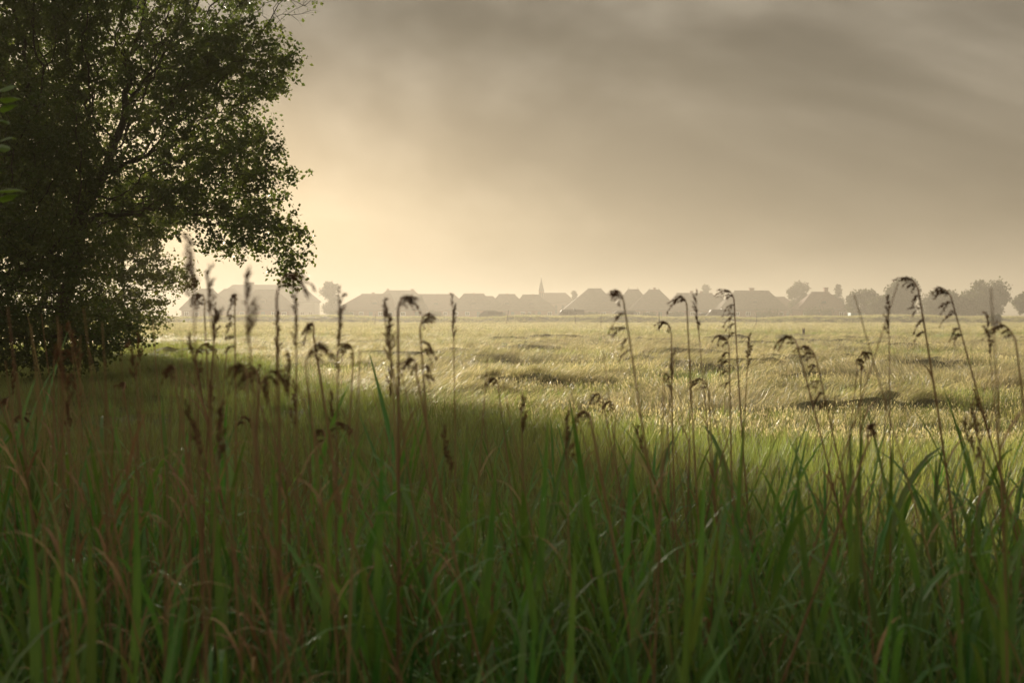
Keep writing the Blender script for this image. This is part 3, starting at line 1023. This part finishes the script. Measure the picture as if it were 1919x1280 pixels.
# ------------------------------------------------------------------ meadow: stuff scattered as instances
def scatter(name, label, pts, rot, scl, idx, sources, cat='grass'):
    col = bpy.data.collections.new(name + '_kinds')
    for s in sources:
        col.objects.link(s)
    me = bpy.data.meshes.new(name)
    me.vertices.add(len(pts))
    me.vertices.foreach_set('co', np.asarray(pts, np.float32).ravel())
    for nm, ty, arr, key in (('rot', 'FLOAT_VECTOR', rot, 'vector'), ('scl', 'FLOAT_VECTOR', scl, 'vector'), ('kind_index', 'INT', idx, 'value')):
        a = me.attributes.new(nm, ty, 'POINT')
        a.data.foreach_set(key, np.asarray(arr, np.int32 if ty == 'INT' else np.float32).ravel())
    o = link(bpy.data.objects.new(name, me))
    g = bpy.data.node_groups.new(name, 'GeometryNodeTree')
    g.interface.new_socket('Geometry', in_out='INPUT', socket_type='NodeSocketGeometry')
    g.interface.new_socket('Geometry', in_out='OUTPUT', socket_type='NodeSocketGeometry')
    nd, lk = g.nodes, g.links
    gi, go = nd.new('NodeGroupInput'), nd.new('NodeGroupOutput')
    ci = nd.new('GeometryNodeCollectionInfo')
    ci.inputs['Collection'].default_value = col
    ci.inputs['Separate Children'].default_value = True
    ci.inputs['Reset Children'].default_value = True
    iop = nd.new('GeometryNodeInstanceOnPoints')
    iop.inputs['Pick Instance'].default_value = True

    def attr(nm, ty):
        n = nd.new('GeometryNodeInputNamedAttribute')
        n.data_type = ty
        n.inputs['Name'].default_value = nm
        return n.outputs['Attribute']
    e = nd.new('FunctionNodeEulerToRotation')
    lk.new(attr('rot', 'FLOAT_VECTOR'), e.inputs[0])
    lk.new(gi.outputs[0], iop.inputs['Points'])
    lk.new(ci.outputs[0], iop.inputs['Instance'])
    lk.new(attr('kind_index', 'INT'), iop.inputs['Instance Index'])
    lk.new(e.outputs[0], iop.inputs['Rotation'])
    lk.new(attr('scl', 'FLOAT_VECTOR'), iop.inputs['Scale'])
    lk.new(iop.outputs[0], go.inputs[0])
    md = o.modifiers.new('scatter', 'NODES')
    md.node_group = g
    return tag(o, label, cat, kind='stuff')


def tuft(name, seed, n, h, spread, width, bend, mats, probs, head=0.0, lodged=0.0, segs=3):
    """a clump of grass blades; lodged pulls all of them over towards +X"""
    r = random.Random(seed)
    m = MB()
    for k in range(n):
        a = r.uniform(0, 6.283)
        q = spread * math.sqrt(r.random())
        p = Vector((math.cos(a) * q, math.sin(a) * q, -0.03))
        l = h * r.uniform(0.6, 1.15)
        a2 = r.uniform(0, 6.283)
        b = bend * r.uniform(0.3, 1.3)
        d = Vector((math.cos(a2) * b, math.sin(a2) * b, 0))
        if lodged:
            d = d * 0.5 + Vector((lodged * r.uniform(0.6, 1.2), lodged * r.uniform(-.35, .35), 0))
        pts = []
        for i in range(segs + 1):
            t = i / segs
            z = l * (t - (0.5 * d.length * t * t if d.length < 1 else 0.5 * t * t * min(d.length, 1.7)))
            pts.append(p + d * l * t ** 1.7 + Vector((0, 0, max(z, 0.03 * t))))
        s = Vector((-math.sin(a2 + r.uniform(-.6, .6)), math.cos(a2), 0)).normalized()
        mi = 0
        u, c = r.random(), 0
        for i, pr in enumerate(probs):
            c += pr
            if u < c:
                mi = i
                break
        m.blade(pts, width * r.uniform(0.7, 1.3), s, mi)
        if head and r.random() < head:
            e, dd = pts[-1], (pts[-1] - pts[-2]).normalized()
            sd = s * width * 1.1
            L = h * r.uniform(0.10, 0.2)
            m.add([e - dd * L * 0.2, e + dd * L * .4 + sd, e + dd * L, e + dd * L * .4 - sd], [(0, 1, 2, 3)], len(mats) - 1)
    return bpy.data.objects.new(name, m.mesh(name, [MT[k] for k in mats]))


def build_meadow():
    src = []
    for i in range(3):      # 0-2 upright golden meadow grass
        src.append(tuft('meadow_a%d' % i, 10 + i, 36, 0.32, 0.20, 0.0052, 0.5, ['grass', 'straw'], (0.78, 0.22), head=0.35))
    for i in range(3):      # 3-5 lodged pale grass
        src.append(tuft('meadow_b%d' % i, 20 + i, 42, 0.42, 0.22, 0.0055, 0.5, ['grass', 'straw'], (0.28, 0.72), head=0.3, lodged=1.1, segs=4))
    for i in range(2):      # 6-7 wide clumps for the far meadow
        src.append(tuft('meadow_c%d' % i, 30 + i, 46, 0.30, 0.55, 0.015, 0.5, ['grass', 'straw'], (0.76, 0.24), head=0.2))
    for i in range(3):      # 8-10 tall green sedge in the shade of the trees
        src.append(tuft('meadow_d%d' % i, 40 + i, 36, 0.40, 0.18, 0.0045, 0.5, ['sedge', 'grass', 'bloom'], (0.72, 0.24, 0.04), head=0.0))
    for i in range(2):      # 11-12 fresh green hollows
        src.append(tuft('meadow_e%d' % i, 50 + i, 34, 0.34, 0.20, 0.008, 0.5, ['sedge', 'grass'], (0.7, 0.3)))
    P, Ro, S, I = [], [], [], []
    r = np.random.default_rng(99)

    def zone(y0, y1, dens, far=False):
        area = 0.5 * 1.32 * (y1 * y1 - y0 * y0)
        n = int(area * dens)
        y = np.sqrt(r.uniform(y0 * y0, y1 * y1, n))
        x = r.uniform(-0.66, 0.66, n) * y
        z = gz(x, y)
        u = r.random(n)
        # tall sedge close by and along the trees at the left, golden grass further out
        edge = 13.5 - 2.2 * np.clip(x / 3, -0.5, 1.6) + 1.6 * w_patch(x, y) + np.clip(-(x + 1.5), 0, 12) * np.where(x < -1.5, 2.6, 0)
        tall = y < edge + r.normal(0, 1.0, n)
        lod = (0.5 * w_lodge(x, y) + 0.8 * w_lump(x, y) + 0.3 * w_fine(x, y) > -0.05) & (y > 15) & (y < 62)
        hollow = (w_lump(x, y) < -0.6) & (y > 13) & (y < 75)
        k = np.where(far, 6 + (u * 2).astype(int), (u * 3).astype(int))
        k = np.where(lod & (not far), 3 + (u * 3).astype(int), k)
        k = np.where(hollow & (not far), 11 + (u * 2).astype(int), k)
        green = (w_patch(x * 0.6, y * 0.8) < -0.35) & (u < 0.8) & (y > 13) & (y < 80) & ~lod
        k = np.where(green & (not far), 11 + (u * 2.4).astype(int), k)
        k = np.where(tall, 8 + (u * 3).astype(int), k)
        s = r.uniform(0.75, 1.25, n) * (1 + 0.18 * w_patch(x, y))
        s = np.where(hollow & ~tall, s * 0.9, s)
        s = np.where(tall & (y > 22), s * 1.0, s)
        hz = s * np.where(tall, 1 - 0.25 * sstep(8, 15, y), 1.0)
        rz = np.where((k >= 3) & (k <= 5), 0.35 + 0.9 * w_lump(y * 0.6, x * 0.6) + r.normal(0, 0.5, n), r.uniform(0, 6.28, n))
        P.append(np.stack([x, y, z], 1))
        Ro.append(np.stack([r.normal(0, .08, n), r.normal(0, .08, n), rz], 1))
        S.append(np.stack([s, s, hz], 1))
        I.append(k)
    zone(3.6, 13, 62)
    zone(13, 26, 27)
    zone(26, 48, 14)
    zone(48, 80, 6.5)
    zone(80, 190, 1.9, True)
    scatter('meadow_grass', 'golden green meadow grass, partly beaten flat, running to the far bank',
            np.concatenate(P), np.concatenate(Ro), np.concatenate(S), np.concatenate(I), src)


build_meadow()


# a few leafy weeds standing up out of the grass
def weed(label, px, row, D, h, seed):
    r = random.Random(seed)
    b = Vector(((px - CX) / F * D, D, 0))
    b.z = float(gz(b.x, D)) - 0.03
    t = thing('thistle_plant', b, label, 'plant', 'green weeds standing in the meadow')
    for s in range(3):
        m = MB()
        a = r.uniform(0, 6.28)
        tip = Vector((math.cos(a) * 0.14 * (s > 0), math.sin(a) * 0.14 * (s > 0), h * (1 - 0.22 * s)))
        m.tube([(0, 0, 0), tip * 0.5 + Vector((0.01, 0, 0)), tip], [0.008, 0.006, 0.003], 5)
        for k in range(16):
            f = 0.1 + 0.9 * k / 16
            q = r.uniform(0, 6.28)
            d = Vector((math.cos(q), math.sin(q), 0.55)).normalized()
            l = 0.16 * (1.15 - f * 0.75) * r.uniform(0.7, 1.2)
            p = tip * f
            m.blade([p, p + d * l * 0.5, p + d * l + Vector((0, 0, -0.02))], l * 0.3, d.cross(Vector((0, 0, 1))).normalized())
        m.build('shoot', MT['sedge'], t)


for i, (px, row, D, h, lab) in enumerate([
        (1266, 735, 23, 0.75, 'upright green weed in the lit meadow below the pair of dark plumes'),
        (1127, 655, 48, 0.6, 'small green weed far out, above the left end of the flattened grass'),
        (1690, 640, 42, 0.7, 'green weed near the tall right-hand reed stem'),
        (1820, 690, 27, 0.85, 'green weed right of the tall drooping plume stem'),
        (1455, 655, 40, 0.5, 'small weed left of the short wooden post'),
        (1610, 690, 28, 0.6, 'green weed below the crossing reed stems')]):
    weed(lab, px, row, D, h, 60 + i)


# ------------------------------------------------------------------ reeds in the foreground
def reed_leaf(m, p, az, length, width, droop, r, mi=0):
    d = Vector((math.cos(az), math.sin(az), 0))
    side = Vector((-math.sin(az), math.cos(az), 0))
    pts = []
    n = 6
    up = r.uniform(1.3, 2.6)
    for i in range(n + 1):
        t = i / n
        pts.append(p + d * length * (0.28 * t + 0.45 * droop * t * t) + Vector((0, 0, length * (t * 0.92 - droop * 0.62 * t ** up * t))))
    m.blade(pts, width, side, mi, fold=0.22)


def reed_shoot_mesh(name, seed, h, nleaf, width):
    r = random.Random(seed)
    m = MB()
    lean = Vector((r.uniform(-.10, .10), r.uniform(-.08, .08), 0))
    stem = [lean * h * t * t + Vector((0, 0, h * 0.72 * t - 0.03)) for t in (0, .35, .7, 1)]
    m.tube(stem, [0.0042, 0.004, 0.0034, 0.002], 5, 0)
    az = r.uniform(0, 6.28)
    for k in range(nleaf):
        f = 0.18 + 0.82 * k / (nleaf - 1)
        p = stem[0].lerp(stem[3], f)
        p = lean * h * f * f + Vector((0, 0, h * 0.72 * f - 0.03))
        az += math.pi + r.uniform(-.7, .7)
        reed_leaf(m, p, az, h * r.uniform(0.32, 0.60), width * r.choice([0.45, 0.6, 0.8, 1.0, 1.2]), r.choice([0.1, 0.25, 0.5, 0.9, 1.3]) * r.uniform(.6, 1.2), r)
    return m.mesh(name, [MT['reed']])


def dry_stem_mesh(name, seed, h):
    r = random.Random(seed)
    m = MB()
    lean = Vector((r.uniform(-.2, .2), r.uniform(-.12, .12), 0))
    m.tube([lean * h * t * t + Vector((0, 0, h * t - 0.03)) for t in (0, .3, .6, .85, 1)], [0.0042, 0.004, 0.0034, 0.0026, 0.0015], 5)
    for k in range(2):
        f = r.uniform(0.3, 0.8)
        reed_leaf(m, lean * h * f * f + Vector((0, 0, h * f)), r.uniform(0, 6.28), 0.26, 0.010, r.uniform(.5, 1.3), r)
    return m.mesh(name, [MT['dry']])


def build_reed_bed():
    src = []
    for i in range(9):
        src.append(bpy.data.objects.new('reed_a%d' % i, reed_shoot_mesh('reed_a%d' % i, 200 + i, 1.12, 7, 0.021)))
    for i in range(4):
        src.append(bpy.data.objects.new('reed_b%d' % i, dry_stem_mesh('reed_b%d' % i, 300 + i, 1.15)))
    for i in range(3):
        src.append(bpy.data.objects.new('reed_c%d' % i, tuft('reed_c%d' % i, 400 + i, 26, 0.75, 0.10, 0.009, 0.5, ['reed', 'sedge', 'dry'], (0.65, 0.32, 0.03)).data))
    r = np.random.default_rng(31)
    y = np.concatenate([np.sqrt(r.uniform(1.55 ** 2, 4.7 ** 2, 1250)), r.uniform(4.6, 6.6, 130)])
    n = len(y)
    x = r.uniform(-0.68, 0.68, n) * (y + 0.5)
    u = r.random(n)
    left = sstep(0.5, -1.5, x / y * 3)
    k = np.where(u < 0.54, (r.random(n) * 9).astype(int), np.where(u < 0.57 + 0.12 * left, 9 + (r.random(n) * 4).astype(int), 13 + (r.random(n) * 3).astype(int)))
    s = r.uniform(0.78, 1.10, n)
    s *= np.where(y < 2.4, 0.86, 1.0) * np.where(y > 5.3, 0.8, 1.0)
    clump = w_fine(x * 1.3, y * 1.3)
    s *= (1 + 0.13 * clump) * 0.93
    keep = (clump > -0.55) | (r.random(n) < 0.45)
    x, y, k, s, n = x[keep], y[keep], k[keep], s[keep], int(keep.sum())
    scatter('reed_bed', 'dense green reed blades and dry stalks across the foreground',
            np.stack([x, y, gz(x, y)], 1), np.stack([r.normal(0, .06, n), r.normal(0, .07, n), r.uniform(0, 6.28, n)], 1),
            np.stack([s, s, s], 1), k, src, 'reeds')


build_reed_bed()


def stalk(label, tip, D, at900, style, droop, seed, group='dry reed stalks with seed heads', rad=0.0034, cat='reed'):
    """a dry reed stalk: tip = photo pixel of its top, at900 = its column at photo row 900"""
    r = random.Random(seed)
    tp = at(tip[0], tip[1], D)
    slope = (at900 - tip[0]) / (900 - tip[1])
    grow = HY + EYE * F / D
    bx = tip[0] + slope * (grow - tip[1]) * 0.9
    b = Vector(((bx - CX) / F * D, D + r.uniform(-.1, .1), 0))
    b.z = float(gz(b.x, b.y)) - 0.02
    t = thing('reed_stalk', b, label, cat, group)
    T = tp - b
    bend = r.uniform(-0.03, 0.03)
    body = 1.0 - (r.uniform(0.03, 0.065) / T.z if style in ('arch', 'plume') else 0.0)
    path = []
    for i in range(9):
        f = i / 8 * body
        path.append(Vector((T.x * f + bend * math.sin(math.pi * f), T.y * f, T.z * f)))
    if style in ('arch', 'plume'):           # the nodding tip
        p0 = path[-1].copy()
        rise = T.z - p0.z
        for i in range(1, 7):
            q = i / 6 * (2.1 if style == 'arch' else 1.35)
            path.append(p0 + Vector((droop * rise * 0.34 * (1 - math.cos(q)), 0.01 * i, rise * math.sin(q))))
    n = len(path)
    m = MB()
    m.tube(path, [rad * (1.15 - 0.75 * i / (n - 1)) for i in range(n)], 6)
    m.build('stem', MT['dry'], t)
    # seed head: short drooping branchlets covered in spikelets
    m = MB()

    def branchlet(p, d, l, fall):
        k = 6
        pts = [p + d * l * (i / k) + Vector((0, 0, -fall * l * (i / k) ** 2)) for i in range(k + 1)]
        m.tube(pts, 0.0008, 3)
        for c in range(int(l / 0.0028)):
            f = r.uniform(0.12, 1.0)
            i = min(int(f * k), k - 1)
            q = pts[i].lerp(pts[i + 1], f * k - i)
            tang = (pts[i + 1] - pts[i]).normalized()
            e = (tang + Vector((r.uniform(-.6, .6), r.uniform(-.6, .6), r.uniform(-.7, .3)))).normalized()
            s = e.cross(Vector((r.uniform(-1, 1), r.uniform(-1, 1), r.uniform(-1, 1)))).normalized()
            L = r.uniform(0.009, 0.017)
            w = L * 0.15
            m.add([q, q + e * L * .4 + s * w, q + e * L, q + e * L * .4 - s * w], [(0, 1, 2, 3)])
    if style == 'bare':
        pass
    elif style == 'spike':
        hl_ = r.uniform(0.10, 0.15)
        for k in range(9):
            f = k / 8
            p = path[-1] - (path[-1] - path[-3]).normalized() * hl_ * (1 - f)
            branchlet(p, Vector((r.uniform(-.25, .25) + droop * 0.12, r.uniform(-.25, .25), 0.95)).normalized(), 0.035 + 0.02 * (1 - f), 0.25)
    else:
        seq = list(range(n - 1, 4, -1))
        top_n = 6
        for k, i in enumerate(seq[:top_n]):
            p = path[i]
            for q in range(2):
                tg = (path[i] - path[i - 1]).normalized()
                branchlet(p, (tg * r.uniform(.5, 1.2) + Vector((droop * r.uniform(0.1, 0.8), r.uniform(-.35, .35), r.uniform(-.1, .2)))).normalized(), r.uniform(0.025, 0.06), r.uniform(.3, 1.0))
        if style == 'plume':
            # further tufts one below the other, hanging to the same side
            z0 = path[8].z
            for k in range(4):
                zz = z0 - 0.03 - 0.04 * k - r.uniform(-.012, .012)
                f = zz / T.z
                p = Vector((T.x * f + bend * math.sin(math.pi * f), T.y * f, zz))
                for q in range(3):
                    branchlet(p, Vector((droop * r.uniform(0.5, 1), r.uniform(-.35, .35), r.uniform(0.2, 1.1))).normalized(), r.uniform(0.025, 0.065) * (1 - 0.06 * k), r.uniform(.5, 1.5))
    if m.n:
        m.build('seed_head', MT['head'], t)
    for k in range(r.choice([1, 2, 2, 3])):
        f = r.uniform(0.35, 0.8)
        m = MB()
        p = Vector((T.x * f + bend * math.sin(math.pi * f), T.y * f, T.z * f))
        reed_leaf(m, p, r.choice([0, math.pi]) + r.uniform(-.7, .7), r.uniform(0.14, 0.28), 0.010, r.uniform(.2, 1.2), r)
        m.build('leaf', MT['dry'], t)
    return t


FEATURED = [
    ('tallest drooping reed plume, arching left before the right-hand trees', (1716, 519), 3.6, 1778, 'plume', -1, .0045),
    ('reed with four stacked side tufts near the right picture edge', (1776, 538), 3.7, 1892, 'plume', -1, .0036),
    ('reed plume overlapping the broad house with the wide chimney', (1374, 543), 4.2, 1412, 'plume', -1, .0036),
    ('left one of two dark reed plumes hanging close together over the meadow', (1286, 556), 4.0, 1310, 'arch', -1, .0036),
    ('right one of two dark reed plumes standing close together, upright head', (1303, 557), 4.0, 1338, 'spike', -1, .0038),
    ('pale faint reed plume arching left above the middle van', (1165, 543), 3.0, 1212, 'plume', -1, .0034),
    ('thin reed slanting up to the right, crossing another stem', (1682, 530), 3.0, 1560, 'bare', 1, .0036),
    ('thin reed slanting up to the left, crossing another stem', (1600, 552), 3.0, 1712, 'bare', -1, .0036),
    ('small upright reed head right of the crossing stems', (1665, 566), 3.6, 1668, 'spike', -1, .0034),
    ('short arching reed plume below the wooden post', (1490, 632), 3.6, 1560, 'arch', -1, .0036),
    ('reed with arched tip right of the wooden post plume', (1525, 650), 3.6, 1590, 'plume', -1, .0034),
    ('short dark upright reed head in the centre-right meadow', (1404, 638), 4.0, 1398, 'spike', 1, .0042),
    ('ragged reed head left of the short dark upright one', (1366, 630), 4.0, 1372, 'plume', -1, .0036),
    ('slim curved reed head just left of the paired dark plumes', (1258, 604), 4.2, 1272, 'arch', -1, .0034),
    ('thick blurred reed with round dark head before the farmhouse', (746, 556), 2.6, 742, 'arch', 1, .0042),
    ('second blurred reed close beside the round-headed one', (728, 588), 2.9, 732, 'spike', -1, .005),
    ('blurred reed leaning left out of the brown central clump', (718, 578), 2.8, 760, 'spike', 1, .0044),
    ('slim reed head before the long low-ridged house', (848, 566), 3.6, 838, 'spike', 1, .0034),
    ('reed with knotted head right of the brown clump', (785, 588), 3.0, 796, 'plume', 1, .004),
    ('bent-over reed leaning left towards the brown clump', (775, 675), 2.6, 838, 'arch', -1, .0042),
    ('blurred reed head in front of the mansard building', (556, 560), 2.8, 566, 'spike', -1, .0046),
    ('dark arching reed curving down right, left of centre', (584, 606), 3.2, 625, 'arch', -1, .005),
    ('nodding reed plume at the left end of the village', (382, 552), 3.4, 408, 'arch', -1, .0036),
    ('reed plume drooping left below the mansard building', (440, 552), 3.4, 428, 'plume', -1, .0036),
    ('dark thick short reed head left of centre', (405, 585), 3.4, 398, 'spike', 1, .005),
    ('faint pale reed rising above the mansard building', (388, 520), 2.2, 404, 'spike', 1, .0038),
    ('very blurred reed top reaching up to the drooping bough', (362, 470), 1.7, 376, 'spike', -1, .0036),
    ('blurred dark reed head touching the tip of the bough', (518, 512), 2.3, 500, 'arch', 1, .004),
    ('broad blurred vertical reed before the mansard building', (460, 528), 1.9, 470, 'spike', 1, .0042),
    ('faint short reed head right of the round village tree', (636, 560), 2.6, 640, 'spike', 1, .0036),
    ('small reed head low left of the arching dark reed', (519, 600), 3.6, 522, 'spike', 1, .0034),
    ('curled reed tip in the shaded grass left of centre', (322, 688), 3.0, 350, 'arch', -1, .004),
    ('single dark upright reed bud in the centre foreground', (977, 756), 3.2, 978, 'spike', 1, .004),
    ('brown reed head rising from the centre-right reed blades', (1105, 775), 2.8, 1128, 'arch', -1, .005),
    ('reddish bent dry reed tip at the right foreground', (1640, 800), 2.8, 1600, 'arch', 1, .0045),
    ('tall thin reed close to the right picture edge', (1850, 600), 3.4, 1880, 'spike', -1, .0034),
    ('drooping reed tip touching the right picture edge', (1900, 612), 3.2, 1945, 'arch', -1, .0036),
    ('faint blurred reed top over the wide domed tree', (1856, 540), 2.2, 1870, 'bare', -1, .0034),
]
for i, (lab, tip, D, a9, st, dr, rd) in enumerate(FEATURED):
    stalk(lab, tip, D, a9, st, dr, 500 + i, rad=rd)
# the many look-alike dry stalks, thickest at the left
rs = random.Random(77)
for i in range(130):
    left = rs.random() < 0.72
    px = rs.uniform(-30, 640) if left else rs.uniform(640, 1930)
    D = rs.uniform(2.1, 4.6)
    row = rs.uniform(575, 790) if px < 330 else rs.uniform(640, 820)
    st = rs.choice(['spike', 'bare', 'bare', 'bare', 'bare', 'arch'])
    stalk('thin dry reed stalk among the many brown stalks of the foreground', (px, row), D, px + rs.uniform(-20, 75), st, rs.choice([-1, -1, 1]), 700 + i,
          group='plain dry reed stalks in the foreground', rad=rs.uniform(.0024, .0042))


def green_reed(label, tip, D, lean, seed, width=0.024, n=6):
    """a big green shoot whose highest leaf ends at the photo pixel tip; every leaf is a part"""
    r = random.Random(seed)
    tp = at(tip[0], tip[1], D)
    b = Vector((tp.x - lean, D, 0))
    t = thing('green_reed', b + Vector((0, 0, -0.02)), label, 'reed', 'large green reed shoots in the foreground')
    h = tp.z * 0.66
    T = Vector((lean * 0.5, 0, h))
    m = MB()
    m.tube([Vector((lean * 0.5 * f * f, 0, h * f)) for f in (0, .4, .75, 1)], [0.0055, 0.005, 0.004, 0.0025], 6)
    m.build('stem', MT['reed'], t)
    m = MB()                                  # the top leaf
    e = tp - b
    pts = [T * 0.9 + (e - T * 0.9) * f + Vector((0, 0.02 * math.sin(3.14 * f), 0)) for f in (0, .2, .4, .6, .8, 1)]
    m.blade(pts, width, Vector((0.9, 0.43, 0)), fold=0.2)
    m.build('leaf', MT['reed'], t)
    az = r.uniform(0, 6.28)
    for k in range(n):
        f = 0.25 + 0.7 * k / n
        az += math.pi + r.uniform(-.6, .6)
        m = MB()
        reed_leaf(m, Vector((lean * 0.5 * f * f, 0, h * f)), az, r.uniform(0.34, 0.5), width * r.uniform(.8, 1.1), r.choice([.1, .2, .5, 1.0]), r)
        m.build('leaf', MT['reed'], t)


GREEN = [
    ('tallest pointed green reed shoot in the centre foreground', (1028, 756), 2.7, .05),
    ('dark green reed shoot standing highest at the right of centre', (1622, 742), 2.8, .03),
    ('second pointed leaf shoot beside the highest right-hand one', (1598, 770), 2.9, -.02),
    ('green reed shoot left of the tallest centre shoot', (876, 790), 2.8, .05),
    ('green reed shoot below the brown reed clump', (716, 800), 2.6, .04),
    ('pointed green shoot left of centre in the shaded reeds', (508, 822), 2.6, -.03),
    ('slanting green reed shoot right of the tallest centre shoot', (1192, 790), 3.0, .06),
    ('slender green shoot between centre and right clumps', (1396, 768), 3.0, .04),
    ('green shoot leaning left toward the highest right-hand one', (1492, 800), 2.8, -.10),
    ('green shoot near the right picture edge', (1830, 858), 2.6, .02),
    ('short green shoot at the far right foreground', (1895, 880), 2.4, -.03),
    ('lowest broad green blade at the left foreground', (128, 1115), 1.75, .04),
    ('broad green blade standing above the lowest left one', (162, 965), 2.1, .02),
    ('bright green blade in the lower centre-right foreground', (1292, 1075), 1.9, .01),
    ('green shoot in the middle of the lower foreground', (1002, 1125), 1.8, .02),
    ('green shoot low right of centre', (1080, 985), 2.1, .03),
    ('green shoot left below the brown stems', (392, 850), 2.5, -.04),
    ('leaning blade at the lower right foreground', (1800, 1030), 1.9, -.08),
    ('green shoot right of the brown central clump', (930, 835), 2.7, .06),
    ('green shoot half way between centre and right edge', (1325, 835), 2.6, .03),
    ('green shoot left of the centre foreground', (620, 850), 2.5, .05),
    ('green shoot at the left foreground among brown stems', (250, 880), 2.4, .02),
    ('green shoot close to the left picture edge', (45, 900), 2.3, -.02),
    ('green shoot below the reddish bent dry reed', (1700, 900), 2.5, .04)]
for i, (lab, tip, D, ln) in enumerate(GREEN):
    green_reed(lab, tip, D, ln, 900 + i)
